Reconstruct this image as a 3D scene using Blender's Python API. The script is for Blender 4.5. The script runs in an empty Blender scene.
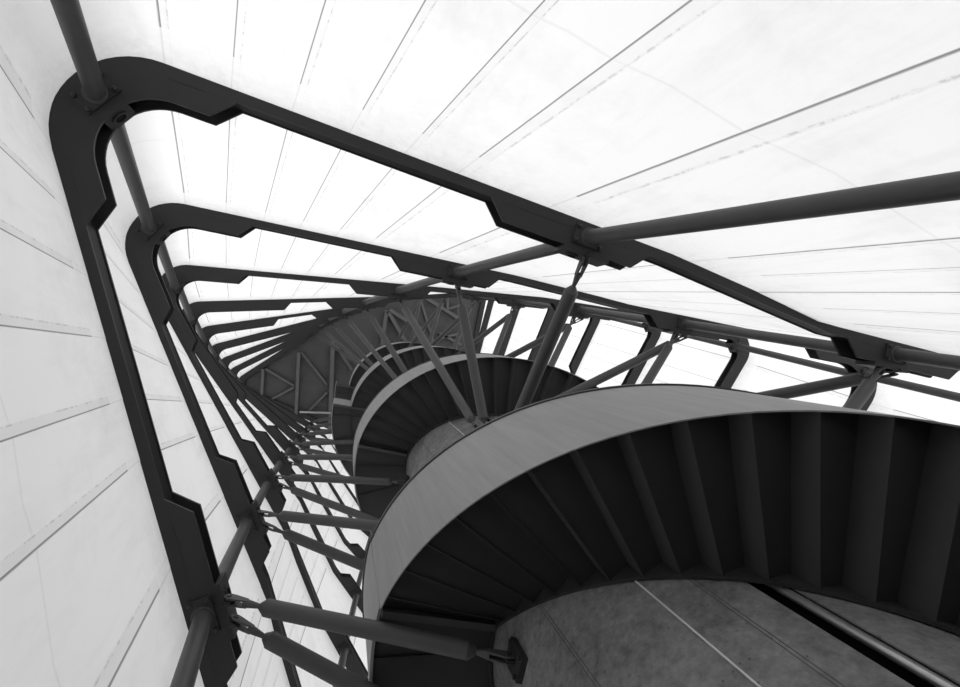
import bpy, math, random
from mathutils import Vector, Matrix
random.seed(4)
S = 4.2            # metres per model unit
Z0 = 0.38          # floor lies this many units under the camera
scn = bpy.context.scene
COL = scn.collection
PI = math.pi
OFF = {}           # object name -> world origin (metres)

def W(p): return Vector((p[0]*S, p[1]*S, (p[2]+Z0)*S))

# ------------------------------------------------------------------ materials
def mat(name, build):
    m = bpy.data.materials.new(name); m.use_nodes = True
    nt = m.node_tree; nt.nodes.clear()
    out = nt.nodes.new('ShaderNodeOutputMaterial')
    build(nt, out); return m

def N(nt, t, **kw):
    n = nt.nodes.new(t)
    for k, v in kw.items():
        if k in n.inputs: n.inputs[k].default_value = v
        else: setattr(n, k, v)
    return n

def M_(nt, op, a, b=None, c=None, clamp=False):
    n = nt.nodes.new('ShaderNodeMath'); n.operation = op; n.use_clamp = clamp
    for i, v in enumerate((a, b, c)):
        if v is None: continue
        if isinstance(v, (int, float)): n.inputs[i].default_value = v
        else: nt.links.new(v, n.inputs[i])
    return n.outputs[0]

def painted(name, lo, hi, rough, scale=(3, 3, 3), spec=0.4, metal=0.0, bump=0.0):
    def b(nt, out):
        tc = N(nt, 'ShaderNodeTexCoord'); mp = N(nt, 'ShaderNodeMapping')
        mp.inputs['Scale'].default_value = scale
        nt.links.new(tc.outputs['Object'], mp.inputs['Vector'])
        no = N(nt, 'ShaderNodeTexNoise', Scale=1.0, Detail=6.0, Roughness=0.65)
        nt.links.new(mp.outputs[0], no.inputs['Vector'])
        r = N(nt, 'ShaderNodeValToRGB')
        r.color_ramp.elements[0].position = .3; r.color_ramp.elements[1].position = .72
        r.color_ramp.elements[0].color = (lo, lo, lo, 1); r.color_ramp.elements[1].color = (hi, hi, hi, 1)
        nt.links.new(no.outputs[0], r.inputs[0])
        p = N(nt, 'ShaderNodeBsdfPrincipled')
        p.inputs['Roughness'].default_value = rough
        p.inputs['Specular IOR Level'].default_value = spec
        p.inputs['Metallic'].default_value = metal
        nt.links.new(r.outputs[0], p.inputs['Base Color'])
        if bump:
            bp = N(nt, 'ShaderNodeBump', Strength=bump, Distance=.02)
            nt.links.new(no.outputs[0], bp.inputs['Height']); nt.links.new(bp.outputs[0], p.inputs['Normal'])
        nt.links.new(p.outputs[0], out.inputs[0])
    return mat(name, b)

STEEL = painted('dark_grey_paint', .030, .036, .55, spec=.25)
TUBE = painted('tube_paint', .056, .068, .5, spec=.35)
DULL = painted('bolt_steel', .02, .03, .5)
FASCIA = painted('brushed_sheet', .225, .285, .55, scale=(22, 22, 1.1), spec=.35)
CAP = painted('rim_paint', .04, .05, .5)
TREAD = painted('tread_plate', .032, .040, .6, scale=(2, 2, 2), spec=.3)
DECK = painted('roof_deck', .080, .092, .7, spec=.2)
BEAM = painted('roof_beam_paint', .11, .13, .6)
PIPE = painted('bright_metal', .35, .55, .3, metal=.7)
JOINT = painted('joint_grey', .05, .14, .9, scale=(9, 9, 9))  # dark grey of the formwork joints
STRIP = painted('pale_zinc', .55, .7, .4)
WEB_SHADE = painted('web_shade', .010, .013, .6, spec=.2)  # shade of the open channel painted into the web colour
RECESS_SHADE = painted('recess_shade', .012, .016, .8, spec=.1)  # near-black stands in for the shade inside recesses

def _conc(nt, out):
    tc = N(nt, 'ShaderNodeTexCoord')
    n1 = N(nt, 'ShaderNodeTexNoise', Scale=2.6, Detail=9.0, Roughness=.78)
    n2 = N(nt, 'ShaderNodeTexNoise', Scale=22.0, Detail=4.0, Roughness=.6)
    n3 = N(nt, 'ShaderNodeTexVoronoi', Scale=14.0)
    for n in (n1, n2, n3): nt.links.new(tc.outputs['Object'], n.inputs['Vector'])
    s = M_(nt, 'ADD', M_(nt, 'MULTIPLY', n1.outputs[0], .65), M_(nt, 'MULTIPLY', n2.outputs[0], .35))
    r = N(nt, 'ShaderNodeValToRGB')
    r.color_ramp.elements[0].position = .34; r.color_ramp.elements[1].position = .66
    r.color_ramp.elements[0].color = (.085, .085, .085, 1); r.color_ramp.elements[1].color = (.27, .27, .27, 1)
    nt.links.new(s, r.inputs[0])
    pit = M_(nt, 'LESS_THAN', n3.outputs['Distance'], .09)
    mx = N(nt, 'ShaderNodeMixRGB'); mx.inputs['Color2'].default_value = (.07, .07, .07, 1)
    nt.links.new(M_(nt, 'MULTIPLY', pit, .7), mx.inputs['Fac']); nt.links.new(r.outputs[0], mx.inputs['Color1'])
    p = N(nt, 'ShaderNodeBsdfPrincipled'); p.inputs['Roughness'].default_value = .8
    p.inputs['Specular IOR Level'].default_value = .2
    nt.links.new(mx.outputs[0], p.inputs['Base Color'])
    bp = N(nt, 'ShaderNodeBump', Strength=.15, Distance=.02)
    nt.links.new(n2.outputs[0], bp.inputs['Height']); nt.links.new(bp.outputs[0], p.inputs['Normal'])
    nt.links.new(p.outputs[0], out.inputs[0])
CONC = mat('board_marked_concrete', _conc)
FLOOR = painted('floor_concrete', .06, .08, .8, scale=(.8, .8, .8))
BLOCKER = painted('light_block_dark', .03, .04, .7)  # for the added base wall that cuts light from below

def _memb(nt, out, strong=None):
    # u counts the seams round the tower, v counts the ring storeys
    uv = N(nt, 'ShaderNodeUVMap'); uv.uv_map = 'UVMap'
    sp = N(nt, 'ShaderNodeSeparateXYZ'); nt.links.new(uv.outputs[0], sp.inputs[0])
    u, v = sp.outputs[0], sp.outputs[1]
    tc = N(nt, 'ShaderNodeTexCoord')
    nz = N(nt, 'ShaderNodeTexNoise', Scale=.9, Detail=7.0, Roughness=.7)
    nt.links.new(tc.outputs['Object'], nz.inputs['Vector'])
    fine = N(nt, 'ShaderNodeTexNoise', Scale=14.0, Detail=5.0, Roughness=.75)
    nt.links.new(tc.outputs['Object'], fine.inputs['Vector'])
    fu = M_(nt, 'FRACT', M_(nt, 'ADD', u, M_(nt, 'MULTIPLY', M_(nt, 'SUBTRACT', nz.outputs[0], .5), .012)))
    fv = M_(nt, 'FRACT', v)
    d = M_(nt, 'MINIMUM', fu, M_(nt, 'SUBTRACT', 1.0, fu))
    line = M_(nt, 'SUBTRACT', 1.0, M_(nt, 'DIVIDE', d, .0115), clamp=True)
    line = M_(nt, 'POWER', line, .6)
    # second, broken line along the lap of each seam
    d2 = M_(nt, 'ABSOLUTE', M_(nt, 'SUBTRACT', fu, .105))
    line2 = M_(nt, 'SUBTRACT', 1.0, M_(nt, 'DIVIDE', d2, .016), clamp=True)
    brk = M_(nt, 'GREATER_THAN', fine.outputs[0], .52)
    line2 = M_(nt, 'MULTIPLY', line2, M_(nt, 'ADD', M_(nt, 'MULTIPLY', brk, .25), .10))
    lap = M_(nt, 'MULTIPLY', M_(nt, 'LESS_THAN', M_(nt, 'ABSOLUTE', M_(nt, 'SUBTRACT', fu, .02)), .085), .075 if strong is None else .03)
    # the seam strips stop short of the ring above
    lim = M_(nt, 'MULTIPLY', M_(nt, 'LESS_THAN', fv, .86), M_(nt, 'GREATER_THAN', fv, .04))
    lim = M_(nt, 'MAXIMUM', lim, .22)
    line = M_(nt, 'MULTIPLY', line, .78)
    dark = M_(nt, 'MULTIPLY', M_(nt, 'MAXIMUM', M_(nt, 'MAXIMUM', line, line2), lap), lim)
    if strong is not None:
        ds = M_(nt, 'ABSOLUTE', M_(nt, 'SUBTRACT', u, strong))
        dark = M_(nt, 'MAXIMUM', dark, M_(nt, 'MULTIPLY', M_(nt, 'SUBTRACT', 1.0, M_(nt, 'DIVIDE', ds, .03), clamp=True), .9))
    # faint welded joint at half storey height
    hv = M_(nt, 'SUBTRACT', 1.0, M_(nt, 'DIVIDE', M_(nt, 'ABSOLUTE', M_(nt, 'SUBTRACT', fv, .42)), .004), clamp=True)
    dark = M_(nt, 'MAXIMUM', dark, M_(nt, 'MULTIPLY', hv, .10))
    # grime gathers in streaks and blotches
    st = N(nt, 'ShaderNodeTexNoise', Scale=1.0, Detail=6.0, Roughness=.7)
    mp = N(nt, 'ShaderNodeMapping'); mp.inputs['Scale'].default_value = (5, 5, .6)
    nt.links.new(tc.outputs['Object'], mp.inputs['Vector']); nt.links.new(mp.outputs[0], st.inputs['Vector'])
    gr = M_(nt, 'MULTIPLY', M_(nt, 'SUBTRACT', st.outputs[0], .5, clamp=True), .28)
    gr2 = M_(nt, 'MULTIPLY', M_(nt, 'SUBTRACT', nz.outputs[0], .52, clamp=True), .5)
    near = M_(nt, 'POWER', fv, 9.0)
    top_dark = M_(nt, 'MULTIPLY', M_(nt, 'MULTIPLY', near, fine.outputs[0]), .42)  # mottled darkening towards the ring above
    tot = M_(nt, 'ADD', M_(nt, 'ADD', gr, gr2), top_dark)
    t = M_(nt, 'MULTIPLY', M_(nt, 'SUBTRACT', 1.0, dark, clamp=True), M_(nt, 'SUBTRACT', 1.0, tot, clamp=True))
    t = M_(nt, 'MULTIPLY', t, .86)
    cc = N(nt, 'ShaderNodeCombineXYZ')
    for i in range(3): nt.links.new(t, cc.inputs[i])
    tr = N(nt, 'ShaderNodeBsdfTranslucent'); df = N(nt, 'ShaderNodeBsdfDiffuse')
    nt.links.new(cc.outputs[0], tr.inputs['Color']); nt.links.new(cc.outputs[0], df.inputs['Color'])
    mx = N(nt, 'ShaderNodeMixShader'); mx.inputs[0].default_value = .45
    nt.links.new(tr.outputs[0], mx.inputs[1]); nt.links.new(df.outputs[0], mx.inputs[2])
    nt.links.new(mx.outputs[0], out.inputs[0])
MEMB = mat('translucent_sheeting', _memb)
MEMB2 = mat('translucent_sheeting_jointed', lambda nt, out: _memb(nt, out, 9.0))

# ------------------------------------------------------------------ mesh building (all in model units)
class MB:
    def __init__(s): s.v = []; s.f = []; s.uv = None
    def add(s, vs, fs):
        o = len(s.v); s.v += [Vector(p) for p in vs]; s.f += [tuple(i+o for i in f) for f in fs]; return s
    def box(s, c, ax, ay, az, hx, hy, hz):
        c = Vector(c); ax, ay, az = Vector(ax)*hx, Vector(ay)*hy, Vector(az)*hz
        vs = [c+ax*i+ay*j+az*k for k in (-1, 1) for j in (-1, 1) for i in (-1, 1)]
        return s.add(vs, [(0, 2, 3, 1), (4, 5, 7, 6), (0, 1, 5, 4), (2, 6, 7, 3), (0, 4, 6, 2), (1, 3, 7, 5)])
    def lathe(s, p, d, prof, n=16, close=False):
        # prof: (distance along d, radius)
        d = Vector(d).normalized(); a = d.orthogonal().normalized(); b = d.cross(a)
        vs = []; fs = []; m = len(prof)
        for (t, r) in prof:
            for i in range(n):
                an = 2*PI*i/n; vs.append(Vector(p)+d*t+(a*math.cos(an)+b*math.sin(an))*r)
        for j in range(m if close else m-1):
            j2 = (j+1) % m
            for i in range(n):
                fs.append((j*n+i, j*n+(i+1) % n, j2*n+(i+1) % n, j2*n+i))
        if not close:
            fs.append(tuple(reversed(range(n)))); fs.append(tuple((m-1)*n+i for i in range(n)))
        return s.add(vs, fs)
    def bar(s, p, q, w, h, up=(0, 0, 1)):
        p, q = Vector(p), Vector(q); d = (q-p); L = d.length; d.normalize()
        x = d.cross(Vector(up)).normalized(); y = x.cross(d)
        return s.box((p+q)/2, d, x, y, L/2, w/2, h/2)
    def sector(s, c, stations, loop):
        # stations: list of (world angle, dz); loop: closed list of (r, z)
        m = len(loop); vs = []; fs = []
        for (a, dz) in stations:
            for (r, z) in loop: vs.append((c[0]+r*math.cos(a), c[1]+r*math.sin(a), z+dz))
        for i in range(len(stations)-1):
            for j in range(m):
                j2 = (j+1) % m
                fs.append((i*m+j, i*m+j2, (i+1)*m+j2, (i+1)*m+j))
        fs.append(tuple(reversed(range(m)))); fs.append(tuple((len(stations)-1)*m+j for j in range(m)))
        return s.add(vs, fs)
    def build(s, name, material, parent=None, origin=None, smooth=0.0):
        me = bpy.data.meshes.new(name)
        po = OFF[parent.name] if parent else Vector((0, 0, 0))
        P = [W(v) for v in s.v]
        if origin is not None: wo = W(origin)
        elif parent: wo = po
        else:
            wo = sum(P, Vector())/len(P); wo.z = min(p.z for p in P)
        me.from_pydata([p-wo for p in P], [], s.f)
        me.validate(); me.update()
        import bmesh
        bm = bmesh.new(); bm.from_mesh(me); bmesh.ops.recalc_face_normals(bm, faces=bm.faces[:])
        bm.to_mesh(me); bm.free()
        me.materials.append(material)
        if smooth:
            for p in me.polygons: p.use_smooth = True
            try: me.set_sharp_from_angle(angle=math.radians(smooth))
            except Exception: pass
        o = bpy.data.objects.new(name, me); COL.objects.link(o)
        o.location = wo-po; OFF[o.name] = wo
        if parent: o.parent = parent
        return o

def thing(name, label, cat, at, group=None):
    o = bpy.data.objects.new(name, None); COL.objects.link(o)
    o.location = W(at); OFF[o.name] = W(at); o.empty_display_size = .2
    o['label'] = label; o['category'] = cat
    if group: o['group'] = group
    return o
def tag(o, label, cat, group=None):
    o['label'] = label; o['category'] = cat
    if group: o['group'] = group
    return o
def copy_part(src, parent, loc, rz):
    c = src.copy(); COL.objects.link(c); c.parent = parent
    c.location = loc; c.rotation_euler = (0, 0, rz); return c

# ------------------------------------------------------------------ geometry of the tower (model units, camera at the origin)
AX = Vector((.5346, .5815))                      # axis of core and stair
TC = Vector((.600, .680))                        # centre of the triangular rings
D = .68364
PHI, TW, LX, LY = 3.95073, -.109864, -.035486, -.012301
def zk(k): return 1+(k-1)*D if k > 0 else (.215 if k == 0 else -Z0)
def rot2(p, a): return Vector((p[0]*math.cos(a)-p[1]*math.sin(a), p[0]*math.sin(a)+p[1]*math.cos(a)))
def frame(k, w):
    kk = k if k > 0 else k-.15
    if w == 'A': return AX+Vector((LX, LY))*(kk-1), PHI+(kk-1)*TW, 0.0
    if w == 'B':
        a = 5.96238-.035585*(kk-1)
        sh = Vector((.17, .02)) if k == 9 else Vector((0, 0))
        return Vector((.8248-.060195*(kk-1), .69647-.063873*(kk-1)))+sh, a, -.030*(kk-1)
    o, a, _ = frame(k, 'A')
    r = math.radians(240)
    oc = TC+rot2(o-TC, r)
    return oc+rot2((1, 0), a+r+PI*5/6)*.085, a+r, 0.0
RHO, H = .747, .048
class Corner:
    # sharp outer corner, unit vectors down the two arms (m: towards the previous corner, p: towards the next)
    def __init__(s, k, w):
        o, a, dp = frame(k, w); s.k = k; s.z = zk(k)
        n = {'m': rot2((1, 0), a-PI/3), 'p': rot2((1, 0), a+PI/3)}
        A, B = n['m'], n['p']
        det = A.x*B.y-A.y*B.x; ca, cb = RHO+A.dot(o), RHO+B.dot(o)
        s.c = Vector(((ca*B.y-cb*A.y)/det, (A.x*cb-B.x*ca)/det))
        n['p'] = B = rot2(B, dp)
        s.n = n
        s.u = {'m': Vector((A.y, -A.x))*-1, 'p': Vector((-B.y, B.x))}
        inward = -(A+B)
        for e in 'mp':
            if s.u[e].dot(inward) < 0: s.u[e] = -s.u[e]
        s.b = (s.u['m']+s.u['p']).normalized()
        s.half = s.u['m'].angle(s.u['p'])/2
        s.sl = .055 if (k == 2 and w == 'B') else 0.0
        s.c += s.u['m']*s.sl
    def arm(s, e, tau, off):
        if e == 'm' and tau > .7: tau -= s.sl
        return s.c+s.u[e]*tau-s.n[e]*off
    def arc(s, off, rf, n=16):
        sh = s.c+s.b*(off/math.sin(s.half)); ce = sh+s.b*(rf/math.sin(s.half))
        a0 = math.atan2(s.n['m'].y, s.n['m'].x); a1 = math.atan2(s.n['p'].y, s.n['p'].x)
        d = (a1-a0+PI) % (2*PI)-PI
        return [ce+Vector((math.cos(a0+d*i/n), math.sin(a0+d*i/n)))*rf for i in range(n+1)]
THIN, THICK = .019, .056
def RFk(k): return .128 if k <= 2 else .112
def profile(k):
    te = {0: .31, 1: .31, 2: .37, 3: .37, 4: .59, 5: .56}.get(k, .78)
    md = THIN if k < 6 else THICK
    return [(1.20, THIN), (1.155, THIN), (1.12, THICK), (.84, THICK), (.805, md), (te+.035 if k < 6 else .79, md), (te, THICK)]
def corner_band(cn, o0=None):
    # outer and inner points of one corner piece, from its m arm to its p arm; o0 = fixed inner offset
    out, inn = [], []; PROFILE = profile(cn.k); RF = RFk(cn.k)
    for (t, o) in PROFILE:
        out.append(cn.arm('m', t, 0)); inn.append(cn.arm('m', t, o if o0 is None else o0))
    io = THICK if o0 is None else o0
    out += cn.arc(0, RF); inn += cn.arc(io, max(.02, RF-io*.66))
    for (t, o) in reversed(PROFILE):
        out.append(cn.arm('p', t, 0)); inn.append(cn.arm('p', t, o if o0 is None else o0))
    return out, inn
def band_mesh(mb, out, inn, z0, z1):
    n = len(out); vs = []
    for a, b in zip(out, inn):
        vs += [(a.x, a.y, z0), (b.x, b.y, z0), (b.x, b.y, z1), (a.x, a.y, z1)]
    fs = []
    for i in range(n):
        j = (i+1) % n
        for e in range(4):
            f = (e+1) % 4; fs.append((i*4+e, i*4+f, j*4+f, j*4+e))
    mb.add(vs, fs)
CORN = {}
def corners(k):
    if k not in CORN: CORN[k] = {w: Corner(k, w) for w in 'ABC'}
    return CORN[k]
ORD = ['lowest', 'nearest', 'second', 'third', 'fourth', 'fifth', 'sixth', 'seventh', 'eighth', 'topmost']
SIDE = {'A': 'upper left corner', 'B': 'right corner', 'C': 'lower corner'}
SPOT = {'Ac': 'at the upper left corner', 'Ap': 'on the upper side', 'Am': 'on the left side', 'Bc': 'at the right corner',
        'Bm': 'on the upper side by the right corner', 'Bp': 'on the far right side', 'Cp': 'on the left side by the lower corner'}
def xy(v, z): return (v.x, v.y, z)

def bracket(cn, e, parent, eye=True):
    # box gusset between the flanges, with a round eye, on the inner side
    if e == 'c':
        c = cn.c+cn.b*(RFk(cn.k)+.072); t = Vector((-cn.b.y, cn.b.x)); n = cn.b; hw = .024
    else:
        c = cn.arm(e, 1.02, .0605); t = cn.u[e]; n = -cn.n[e]; hw = .05
    mb = MB(); z = cn.z+H/2
    mb.box(xy(c, z), xy(t, 0), xy(n, 0), (0, 0, 1), hw, .0045, H/2+.001)
    g = mb.build('bracket', STEEL, parent)
    eb = MB()
    p = Vector(xy(c+n*.0046-(t*.02 if e != 'c' else t*0), z)); d = Vector(xy(n, 0))
    eb.lathe(p, d, [(0, .013), (.003, .013), (.003, .010), (0, .010)], 14, close=True)
    eb.build('eye', DULL, g, smooth=40)
    hb = MB(); hb.lathe(p-d*.0002, d, [(0, .0100), (.0008, .0100)], 14)
    hb.build('hole_shade', RECESS_SHADE, g)  # dark disc painted in place of the eye's shaded depth

def ring(k):
    cs = corners(k)
    lab = {0: 'lowest dark steel triangular ring frame, just under the nearest one',
           1: 'nearest and largest dark steel triangular ring frame, round corner at upper left',
           9: 'topmost dark steel ring forming the edge of the dark ceiling'}.get(
           k, '%s dark steel triangular ring frame counting up from the nearest' % ORD[k])
    root = thing('ring_frame', lab, 'steel frame', (TC.x, TC.y, zk(k)), 'triangular ring frames')
    z = zk(k)
    out, inn, w0, w1 = [], [], [], []
    for w in 'ABC':
        a, b = corner_band(cs[w]); out += a; inn += b
        a, b = corner_band(cs[w], .012)
        a2, b2 = corner_band(cs[w], .017)
        w0 += b; w1 += b2
    m = MB(); band_mesh(m, out, inn, z, z+.005); m.build('bottom_flange', STEEL, root)
    m = MB(); band_mesh(m, out, inn, z+H-.005, z+H); m.build('top_flange', STEEL, root)
    m = MB(); band_mesh(m, w0, w1, z+.005, z+H-.005); m.build('web', WEB_SHADE, root)
    if k <= 3:
        for w, es in (('A', 'mp'), ('B', 'm')):
            for e in es:
                for t0, t1 in ((.845, 1.115), (.235, profile(k)[6][0]-.004)):
                    m = MB(); m.bar(xy(cs[w].arm(e, t0, .0205), z-.0002), xy(cs[w].arm(e, t1, .0205), z-.0002), .0012, .0006)
                    m.build('plate_joint', STEEL, root)
    if k <= 6:
        for w, e in (('A', 'c'), ('A', 'p'), ('A', 'm'), ('B', 'm'), ('B', 'c')):
            bracket(cs[w], e, root)
    return root
RINGS = {k: ring(k) for k in range(0, 10)}

# ------------------------------------------------------------------ tubes from ring to ring
def landing_pt(k, w, e):
    cn = corners(k)[w]
    return cn.c+cn.b*.169 if e == 'c' else cn.arm(e, 1.09 if k == 0 else 1.015, .028)
def bolts(c, d, parent, hs):
    d = Vector(d)
    for i in (-1, 1):
        for j in (-1, 1):
            mb = MB(); a = d.orthogonal().normalized(); b = d.cross(a)
            mb.lathe(c+a*hs*i+b*hs*j, d, [(0, .0045), (.004, .0045), (.005, .0025)], 6)
            mb.build('bolt', DULL, parent)
def brace(k, w, e):
    hi = Vector(xy(landing_pt(k, w, e), zk(k))); lo = Vector(xy(landing_pt(k-1, w, e), zk(k-1)+H))
    d = (hi-lo).normalized()
    where = SPOT[w+e]
    under = 'from below up' if k == 1 else 'from %s' % ORD[k-1]
    lab = 'grey tube %s to %s ring %s' % (under, ORD[k], where)
    root = thing('brace_tube', lab, 'steel tube', lo, 'tubes between the ring frames')
    mb = MB(); L = (hi-lo).length
    mb.lathe(lo+d*.004, d, [(0, .0150), (L-.008, .0150)], 20); mb.build('tube', TUBE, root, smooth=40)
    cn = corners(k)[w]
    ux = cn.u['m'] if e == 'c' else cn.u[e]
    if e == 'c': ux = Vector((-cn.b.y, cn.b.x))
    uy = Vector((-ux.y, ux.x))
    for end, zz, sg in ((hi, -1, -1), (lo, 1, 1)):
        if k > 6 and sg == 1: continue
        mb = MB(); mb.box(end+Vector((0, 0, .0025*zz)), xy(ux, 0), xy(uy, 0), (0, 0, 1), .032, .0195, .0025)
        pl = mb.build('end_plate', STEEL, root)
        mb = MB(); mb.lathe(end+Vector((0, 0, .005*zz)), Vector((0, 0, zz)), [(0, .019), (.003, .0175)], 20); mb.build('weld_collar', TUBE, pl, smooth=40)
        if k <= 3:
            for i in (-1, 1):
                for j in (-1, 1):
                    c2 = Vector((end.x, end.y, end.z+.005*zz))+Vector(xy(ux*.026*i+uy*.014*j, 0))
                    mb = MB(); mb.lathe(c2, Vector((0, 0, zz)), [(0, .0042), (.004, .0042), (.005, .002)], 6)
                    mb.build('bolt', DULL, pl)
for k in range(1, 10):
    for we in ('Ac', 'Ap', 'Am', 'Bm', 'Bc', 'Cp', 'Bp'):
        if we == 'Bp' and k > 5: continue
        brace(k, we[0], we[1])

# ------------------------------------------------------------------ sheeting walls
US = [-.1]
ARM_T = [1.25, .918, .73, .628, .526, .425, .323, .22]   # seams down an arm, distance from the sharp corner
def outline(k):
    cs = corners(k); segs = {}
    def corner_pts(cn):
        m = [cn.arm('m', t+(.065 if cn.k == 0 and t > .3 else 0), -.002) for t in ARM_T]; p = [cn.arm('p', t, -.002) for t in reversed(ARM_T)]
        arc = [v for v in cn.arc(-.002, RFk(cn.k))]
        return m, arc, p
    return {w: corner_pts(cs[w]) for w in 'ABC'}
OUTL = {k: outline(k) for k in range(-1, 10)}
def wall_line(k, w1, w2):
    # from the middle of corner w1 down its p arm, across the link and up the m arm of w2 to its middle
    m1, a1, p1 = OUTL[k][w1]; m2, a2, p2 = OUTL[k][w2]
    pts = []; h = len(a1)//2
    for i, v in enumerate(a1[h:]): pts.append((v, -.5+.5*i/h))
    u = 0
    for v in p1[1:]: u += 1; pts.append((v, float(u)))
    a, b = p1[-1], m2[0]
    for i in range(1, 4): u += 1; pts.append((a.lerp(b, i/4), float(u)))
    for v in m2[:-1]: u += 1; pts.append((v, float(u)))
    u += 1
    for i, v in enumerate(a2[:h+1]): pts.append((v, u+.5*i/h))
    return pts
def wall(name, w1, w2):
    mb = MB(); uvs = []; rows = []
    SUB = 1
    for k in range(-1, 10):
        L = wall_line(max(k, 0), w1, w2)
        z = zk(k)+H*.5 if k > -1 else -.10
        row = []
        for (p, u) in L:
            row.append(len(mb.v)); mb.v.append(Vector((p.x, p.y, z))); uvs.append((u, float(k)+1+(.45 if k < 0 else 0)))
        rows.append(row)
    # carry on to the roof above the last ring
    row = []
    for i in rows[-1]:
        p = mb.v[i]; row.append(len(mb.v)); mb.v.append(Vector((p.x, p.y, zk(9)+H+.06))); uvs.append((uvs[i][0], uvs[i][1]+.05))
    rows.append(row)
    for a, b in zip(rows[:-1], rows[1:]):
        for i in range(len(a)-1): mb.f.append((a[i], a[i+1], b[i+1], b[i]))
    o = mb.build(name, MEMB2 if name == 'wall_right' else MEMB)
    me = o.data; ul = me.uv_layers.new(name='UVMap')
    for lp in me.loops: ul.data[lp.index].uv = uvs[lp.vertex_index]
    for p in me.polygons: p.use_smooth = True
    o['kind'] = 'structure'
    o['label'] = {'wall_right': 'bright translucent sheet wall with radiating seams, upper side', 'wall_left': 'pale translucent sheet wall on the left side',
                  'wall_back': 'bright translucent sheet wall behind the stair, far right'}[name]
    return o
def light_block():  # opaque base added out of view to dim the light from below
    pts = []
    for a, b in (('A', 'B'), ('B', 'C'), ('C', 'A')): pts += [p for p, u in wall_line(0, a, b)][:-1]
    n = len(pts); vs = []
    for p in pts:
        q = TC+(p-TC)*1.02
        for (v, z) in ((p, -Z0), (p, -.10), (q, -.10), (q, -Z0)): vs.append((v.x, v.y, z))
    fs = [(i*4+e, i*4+(e+1) % 4, ((i+1) % n)*4+(e+1) % 4, ((i+1) % n)*4+e) for i in range(n) for e in range(4)]
    o = MB().add(vs, fs).build('wall_light_block', BLOCKER); o['kind'] = 'structure'; o['label'] = 'added dark base wall, out of view, holding back light from below'
light_block()
wall('wall_right', 'A', 'B'); wall('wall_back', 'B', 'C'); wall('wall_left', 'C', 'A')

# ------------------------------------------------------------------ ceiling, roof beams, floor
z9 = zk(9)
out9 = []
for w in 'ABC': out9 += corner_band(corners(9)[w])[0]
mb = MB(); n = len(out9)
mb.add([xy(v, z9+H+.002) for v in out9]+[xy(v, z9+H+.07) for v in out9],
       [tuple(range(n)), tuple(range(n, 2*n))]+[(i, (i+1) % n, n+(i+1) % n, n+i) for i in range(n)])
c = mb.build('ceiling', DECK); c['kind'] = 'structure'; c['label'] = 'dark metal ceiling deck at the top of the tower'
mb = MB(); mb.box((TC.x, TC.y, -Z0-.05), (1, 0, 0), (0, 1, 0), (0, 0, 1), 3.2, 3.2, .05)
c = mb.build('floor', FLOOR); c['kind'] = 'structure'; c['label'] = 'concrete floor at the foot of the tower'

ROOF = [(-0.864, 0.416, -0.884, 0.787, 0.036), (-0.485, 0.234, -0.524, 1.032, 0.043), (-0.113, 0.093, -0.153, 1.141, 0.055),
        (-0.838, 0.417, -0.540, 0.608, 0.027), (-0.857, 0.797, -0.540, 0.627, 0.028), (-0.461, 0.234, -0.181, 0.605, 0.027),
        (-0.507, 1.025, -0.181, 0.693, 0.028), (-0.085, 0.150, 0.096, 0.438, 0.039), (0.494, -0.255, 0.436, 0.152, 0.052),
        (0.505, -0.243, 0.749, 0.177, 0.052), (0.529, -0.255, 0.938, -0.012, 0.053), (0.962, -0.402, 1.361, -0.157, 0.048),
        (0.902, -0.354, 1.046, 0.118, 0.030), (1.094, 0.077, 1.361, 0.018, 0.036), (1.214, -0.413, 1.214, -0.275, 0.036),
        (1.226, -0.276, 1.361, -0.325, 0.030), (1.118, 0.011, 1.386, 0.155, 0.036)]
rf = thing('roof_frame', 'grey steel beams and diagonals fanning out under the dark ceiling', 'roof beams', (TC.x, TC.y, z9))
for (x0, y0, x1, y1, wd) in ROOF:
    mb = MB(); zt = z9+H+.001; h = .05 if wd > .034 else .032
    wd *= .8; mb.bar((x0, y0, zt-h/2), (x1, y1, zt-h/2), wd*.55, h)
    d = Vector((x1-x0, y1-y0, 0)).normalized()
    mb.bar((x0, y0, zt-h-.003), (x1, y1, zt-h-.003), wd, .006)
    mb.build('beam' if wd > .034 else 'diagonal', BEAM, rf)
mb = MB(); mb.bar((-.478, .902, z9-.012), (-.138, .925, z9-.012), .020, .016)
tag(mb.build('strip_light', PIPE), 'thin pale bar under the dark ceiling, left of the top landing', 'bar')

# ------------------------------------------------------------------ core
BASE = math.atan2(-AX.y, -AX.x)
def azw(a): return math.radians(a)+BASE
def pol(a, r, z): return Vector((AX.x+r*math.cos(azw(a)), AX.y+r*math.sin(azw(a)), z))
RC = .2812
core = thing('concrete_core', 'round pale concrete core column inside the spiral stair', 'column', (AX.x, AX.y, -Z0))
core_sec = []
SL0, SL1 = 31.2, 38.6
a = SL1
while a < SL0+360: core_sec.append((a, RC)); a += 3.0
core_sec.append((SL0+360, RC))
core_sec += [(SL0+360.02, RC-.075), (SL0+364, RC-.075), (SL1+359.98, RC-.075)]
mb = MB(); vs = []; fs = []; n = len(core_sec)
for z in (-Z0, z9+H): vs += [pol(a, r, z) for a, r in core_sec]
fs = [(i, (i+1) % n, n+(i+1) % n, n+i) for i in range(n)]+[tuple(range(n)), tuple(range(n, 2*n))]
mb.add(vs, fs); mb.build('shaft', CONC, core, smooth=25)
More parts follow.
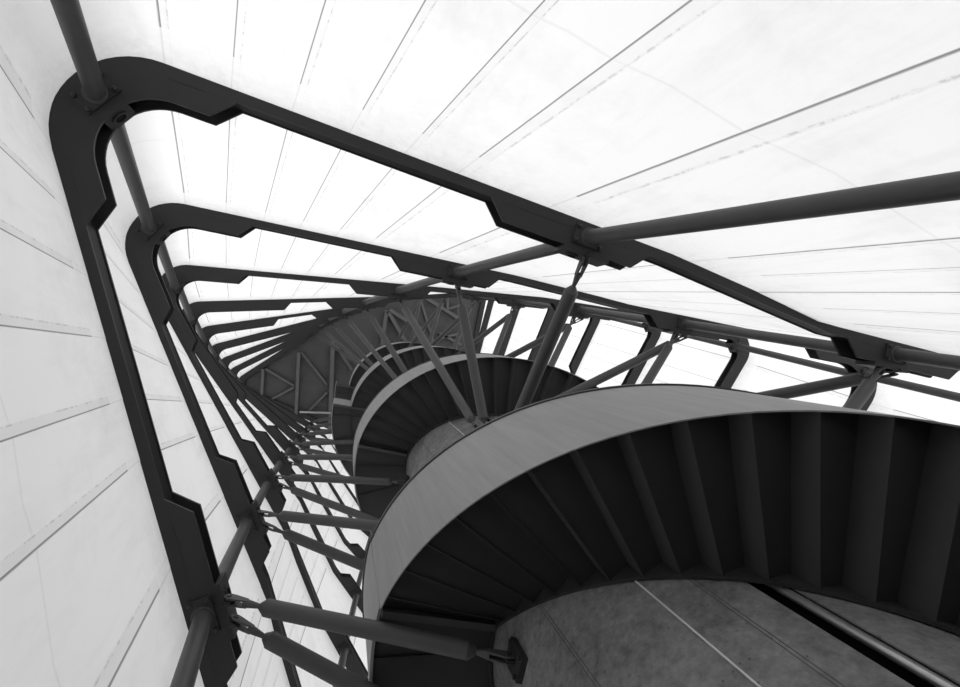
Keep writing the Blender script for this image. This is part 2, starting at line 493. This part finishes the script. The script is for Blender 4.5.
mb = MB(); mb.sector(AX, [(azw(SL0+(SL1-SL0)*i/4), 0) for i in range(5)], [(RC-.074, -Z0), (RC-.072, -Z0), (RC-.072, z9), (RC-.074, z9)])
for e in (SL0+.12, SL1-.12): mb.sector(AX, [(azw(e-.1), 0), (azw(e+.1), 0)], [(RC-.074, -Z0), (RC-.002, -Z0), (RC-.002, z9), (RC-.074, z9)])
mb.build('recess_shade', RECESS_SHADE, core)  # dark sheets added to paint the shade inside the slot
for azj in (-14.5, 21.8, 60, 100):
    mb = MB()
    for da in (-.45, .45):
        mb.sector(AX, [(azw(azj+da-.06), 0), (azw(azj+da+.06), 0)], [(RC-.002, -Z0), (RC+.0006, -Z0), (RC+.0006, z9), (RC-.002, z9)])
    mb.build('formwork_joint', JOINT, core)
mb = MB(); mb.sector(AX, [(azw(11.0), 0), (azw(11.4), 0)], [(RC-.002, -Z0), (RC+.003, -Z0), (RC+.003, z9), (RC-.002, z9)])
mb.build('joint_strip', STRIP, core)
mb = MB(); mb.lathe(pol(SL1-1.3, RC-.0062, -Z0), (0, 0, 1), [(0, .0055), (z9+Z0, .0055)], 12)
tag(mb.build('conduit_pipe', PIPE, smooth=40), 'bright metal pipe running up beside the dark slot of the concrete core', 'pipe')

# ------------------------------------------------------------------ spiral stair
PITCH = 2*D
STEP, NST = 7.07, 35
SLOPE = .0053
RI, RO = .283, .494
def zb(a): return .903-SLOPE*(a+33)
RISE = SLOPE*STEP
TURN = ['nearest', 'second', 'third', 'topmost']
tread_src = None
for j in range(4):
    dz = j*PITCH
    a_end = 203.0 if j == 0 else 215.0
    a_top = -32.4 if j < 2 else -35.9
    root = thing('stair_flight', '%s turn of the spiral stair with pale sheet parapet and dark folded treads' % TURN[j], 'staircase',
                 (AX.x, AX.y, max(-Z0, zb(a_end)+dz)), 'turns of the spiral stair')
    na = 84
    az = [a_top+(a_end-a_top)*i/na for i in range(na+1)]
    st = [(azw(a), zb(a)+dz) for a in az]
    if j == 0: st = [(w, max(z, -Z0)) for w, z in st]
    mb = MB(); mb.sector(AX, st, [(RO-.002, 0), (RO, 0), (RO, .295), (RO-.002, .295)]); mb.build('parapet', FASCIA, root, smooth=30)
    mb = MB(); mb.sector(AX, st, [(RO-.009, .295), (RO+.003, .295), (RO+.003, .303), (RO-.009, .303)]); mb.build('rim_cap', CAP, root, smooth=30)
    mb = MB(); mb.sector(AX, st, [(RI, 0), (RI+.005, 0), (RI+.005, .075), (RI, .075)]); mb.build('stringer', STEEL, root, smooth=30)
    nst = 32 if j == 0 else NST
    for i in range(nst):
        a0 = -29.2+STEP*i
        z = zb(a0)+.005+dz
        if tread_src is None:
            mb = MB()
            s0 = [(math.radians(.3+(STEP-.3)*q/3), 0) for q in range(4)]
            mb.sector((0, 0), s0, [(RI+.004, 0), (RO-.0018, 0), (RO-.0018, .004), (RI+.004, .004)])
            mb.sector((0, 0), [(0, 0), (math.radians(.30), 0)], [(RI+.005, -.0045), (RO-.0018, -.0045), (RO-.0018, RISE+.003), (RI+.005, RISE+.003)])
            me = bpy.data.meshes.new('tread')
            me.from_pydata([v*S for v in mb.v], [], mb.f); me.update()
            import bmesh
            bm = bmesh.new(); bm.from_mesh(me); bmesh.ops.recalc_face_normals(bm, faces=bm.faces[:]); bm.to_mesh(me); bm.free()
            me.materials.append(TREAD)
            tread_src = bpy.data.objects.new('tread', me); COL.objects.link(tread_src); tread_src.parent = root
            tread_src.location = W((AX.x, AX.y, z))-OFF[root.name]; tread_src.rotation_euler = (0, 0, azw(a0))
        else:
            copy_part(tread_src, root, W((AX.x, AX.y, z))-OFF[root.name], azw(a0))
    # landing at the head of the turn
    zl = .920+dz
    wide = j >= 2
    ro = .612 if wide else RO
    A0, A1 = -145.0, a_top-.2
    root = thing('stair_landing', '%s curved landing of the spiral stair, %s' % (TURN[j], 'wider than the stair with a boxed end' if wide else 'flush with the stair'),
                 'landing', (AX.x, AX.y, zl), 'landings of the spiral stair')
    def arcst(a, b, n=40): return [(azw(a+(b-a)*i/n), 0) for i in range(n+1)]
    mb = MB(); mb.sector(AX, arcst(A1-1.2, -29.3, 6), [(RI, zl+.001), (RO-.0055, zl+.001), (RO-.0055, zl+.012), (RI, zl+.012)]); mb.build('nosing', TREAD, root, smooth=30)
    mb = MB(); mb.sector(AX, arcst(A0, A1), [(RI, zl), (ro-.005, zl), (ro-.005, zl+.012), (RI, zl+.012)]); mb.build('slab', TREAD, root, smooth=30)
    mb = MB(); mb.sector(AX, arcst(A0, A1), [(ro-.005, zl-.006), (ro, zl-.006), (ro, zl+.29), (ro-.005, zl+.29)]); mb.build('parapet', FASCIA, root, smooth=30)
    mb = MB(); mb.sector(AX, arcst(A0, A1), [(ro-.009, zl+.29), (ro+.003, zl+.29), (ro+.003, zl+.298), (ro-.009, zl+.298)]); mb.build('rim_cap', CAP, root, smooth=30)
    mb = MB(); mb.sector(AX, arcst(A0, A1), [(RI, zl-.006), (RI+.005, zl-.006), (RI+.005, zl), (RI, zl)]); mb.build('stringer', STEEL, root, smooth=30)
    mb = MB(); p, q = pol(A1-.9, RI+.006, zl-.009), pol(A1-.9, ro-.006, zl-.009)
    mb.bar(p, q, .012, .018); mb.build('edge_beam', TUBE, root)
    for ar in (-43, -58, -74, -92, -112, -130):
        mb = MB(); mb.bar(pol(ar, RI+.006, zl-.003), pol(ar, ro-.006, zl-.003), .004, .006); mb.build('rib', STEEL, root)
    if wide:
        mb = MB(); mb.sector(AX, arcst(A0, A1-1), [(RO-.006, zl-.008), (RO, zl-.008), (RO, zl), (RO-.006, zl)]); mb.build('curved_rib', STEEL, root, smooth=30)
        if j == 3: continue
        mb = MB(); p, q = pol(A1, RO+.001, zl+.142), pol(A1, ro-.0055, zl+.142)
        mb.bar(p, q, .005, .296); mb.build('end_panel', FASCIA, root)
        mb = MB(); mb.bar(p+Vector((0, 0, .152)), q+Vector((0, 0, .152)), .012, .008); mb.build('end_cap', CAP, root)

# ------------------------------------------------------------------ struts from the rings to the core
def strut(k, w, e, li, drop, az, r=.298):
    cn = corners(k)[w]
    tau, off = {('p', 0): (1.022, .072), ('m', 0): (1.004, .070), ('m', 1): (1.042, .070)}[(e, li)]
    p = Vector(xy(cn.arm(e, tau, off), zk(k)+.006)); q = pol(az, r, zk(k)-drop)
    d = (q-p).normalized(); L = (q-p).length
    kind = {('A', 'm', 0): 'upper of the pair from the left side', ('A', 'm', 1): 'lower of the pair from the left side',
            ('A', 'p', 0): 'single one from the upper side', ('B', 'm', 0): 'left-leaning one of the pair from the right end',
            ('B', 'm', 1): 'steeper one of the pair from the right end'}[(w, e, li)]
    lab = 'grey strut from %s ring to core, %s' % (ORD[k], kind)
    root = thing('strut', lab, 'strut', p, 'struts between rings and core')
    mb = MB(); a, b = .060, L-.052
    mb.lathe(p+d*a, d, [(0, .006), (.012, .0148), (b-a-.012, .0148), (b-a, .006)], 20); mb.build('tube', TUBE, root, smooth=35)
    side = d.cross(Vector((0, 0, 1))).normalized(); up = side.cross(d)
    for pt, dd, rod in ((p, d, .062), (q, -d, .054)):
        mb = MB()
        for sg in (-1, 1):
            o0 = pt+side*sg*.0052
            vs = []
            for s_ in (-.0016, .0016):
                for (x, y) in ((-.008, .005), (-.008, -.005), (0, -.009), (.008, -.0085), (.036, -.004), (.036, .004), (.008, .0085), (0, .009)):
                    vs.append(o0+dd*x+up*y+side*s_)
            n8 = 8
            mb.add(vs, [tuple(range(8)), tuple(range(15, 7, -1))]+[(i, (i+1) % 8, 8+(i+1) % 8, 8+i) for i in range(8)])
        mb.lathe(pt+dd*.030, dd, [(0, .0075), (.010, .0065), (rod-.032, .0040)], 12)
        f = mb.build('clevis', TUBE, root, smooth=30)
        mb = MB(); mb.lathe(pt-side*.0085, side, [(0, .0045), (.017, .0045)], 10); mb.build('pin', DULL, f, smooth=40)
    # lug on the ring
    mb = MB(); n = Vector(xy(-cn.n[e], 0))
    mb.box(p-n*.004-Vector((0, 0, 0)), d, up, side, .013, .009, .0022); mb.build('ring_lug', STEEL, root)
    # anchor plate on the core
    rad = Vector((math.cos(azw(az)), math.sin(azw(az)), 0)); tan = Vector((-rad.y, rad.x, 0))
    mb = MB(); mb.box(pol(az, RC+.005, zk(k)-drop), rad, tan, (0, 0, 1), .005, .019, .030); pl = mb.build('anchor_plate', STEEL, root)
    mb = MB(); mb.box(pol(az, (RC+.01+r)/2, zk(k)-drop), rad, side, rad.cross(side).normalized(), (r-RC-.01)/2+.007, .0022, .010); mb.build('anchor_lug', STEEL, root)
    if k <= 4:
        for i in (-1, 1):
            for jj in (-1, 1):
                c2 = pol(az, RC+.010, zk(k)-drop)+tan*.014*i+Vector((0, 0, .023*jj))
                mb = MB(); mb.lathe(c2, rad, [(0, .004), (.004, .004)], 6); mb.build('bolt', DULL, pl)
for k, dr, az in ((1, .20, -32.3), (2, .20, -41.6), (3, .20, -50), (4, .20, -61), (5, .20, -69.6), (6, .20, -77), (7, .2, -84), (8, .2, -90)): strut(k, 'A', 'm', 0, dr, az)
for k, dr, az in ((1, .20, -67), (2, .20, -82), (3, .40, -84), (4, .40, -101), (5, .40, -109), (6, .40, -116), (7, .4, -123)): strut(k, 'A', 'm', 1, dr, az)
for k, dr, az in ((1, -.32, 11), (2, .15, 17), (3, .72, 17.5), (4, .40, 10), (5, .68, 4.5), (6, .40, -2.5), (7, .68, -10), (8, .4, -15)): strut(k, 'A', 'p', 0, dr, az)
for k, dr, az in ((1, -.40, 50), (2, .03, 41), (3, -.25, 30), (4, -.2, 29), (5, -.25, 18), (6, -.2, 16), (7, -.25, 8)): strut(k, 'B', 'm', 0, dr, az)
for k, dr, az in ((1, .20, 77.5), (2, .24, 83), (3, .30, 78), (4, .30, 73), (5, .30, 58), (6, .3, 50), (7, .3, 45)): strut(k, 'B', 'm', 1, dr, az)

# ------------------------------------------------------------------ light
w = bpy.data.worlds.new('sky'); scn.world = w; w.use_nodes = True
nt = w.node_tree; bg = nt.nodes['Background']
bg.inputs[0].default_value = (1, 1, 1, 1); bg.inputs[1].default_value = 1.36
sd = bpy.data.lights.new('sun', 'SUN'); sd.energy = 4.0; sd.angle = math.radians(8)
so = bpy.data.objects.new('sun', sd); COL.objects.link(so)
az_s, el = math.radians(330), math.radians(42)
dirv = Vector((math.cos(az_s)*math.cos(el), math.sin(az_s)*math.cos(el), math.sin(el)))
so.rotation_euler = (-dirv).to_track_quat('-Z', 'Y').to_euler(); so.location = (0, 0, 40)

# ------------------------------------------------------------------ camera
F, ZX, ZY = 548.095, 343.2568-480, 331.8094-343.5
zc = Vector((ZX, ZY, F)).normalized()
v = Vector((0, 0, 1)).cross(zc); cc = zc.z
K = Matrix(((0, -v.z, v.y), (v.z, 0, -v.x), (-v.y, v.x, 0)))
R = Matrix.Identity(3)+K+(K @ K)*(1/(1+cc))
Rt = R.transposed()
right, down, fwd = Rt.col[0], Rt.col[1], Rt.col[2]
cam = bpy.data.cameras.new('camera'); co = bpy.data.objects.new('camera', cam); COL.objects.link(co)
mw = Matrix.Identity(4)
for i in range(3):
    mw[i][0] = right[i]; mw[i][1] = -down[i]; mw[i][2] = -fwd[i]
mw.translation = W((0, 0, 0))
co.matrix_world = mw
cam.sensor_width = 36; cam.lens = F*36/960; cam.clip_start = .02; cam.clip_end = 200
scn.camera = co
vs_ = scn.view_settings
vs_.view_transform = 'Standard'; vs_.look = 'None'; vs_.gamma = 1; vs_.exposure = 0; vs_.use_curve_mapping = False
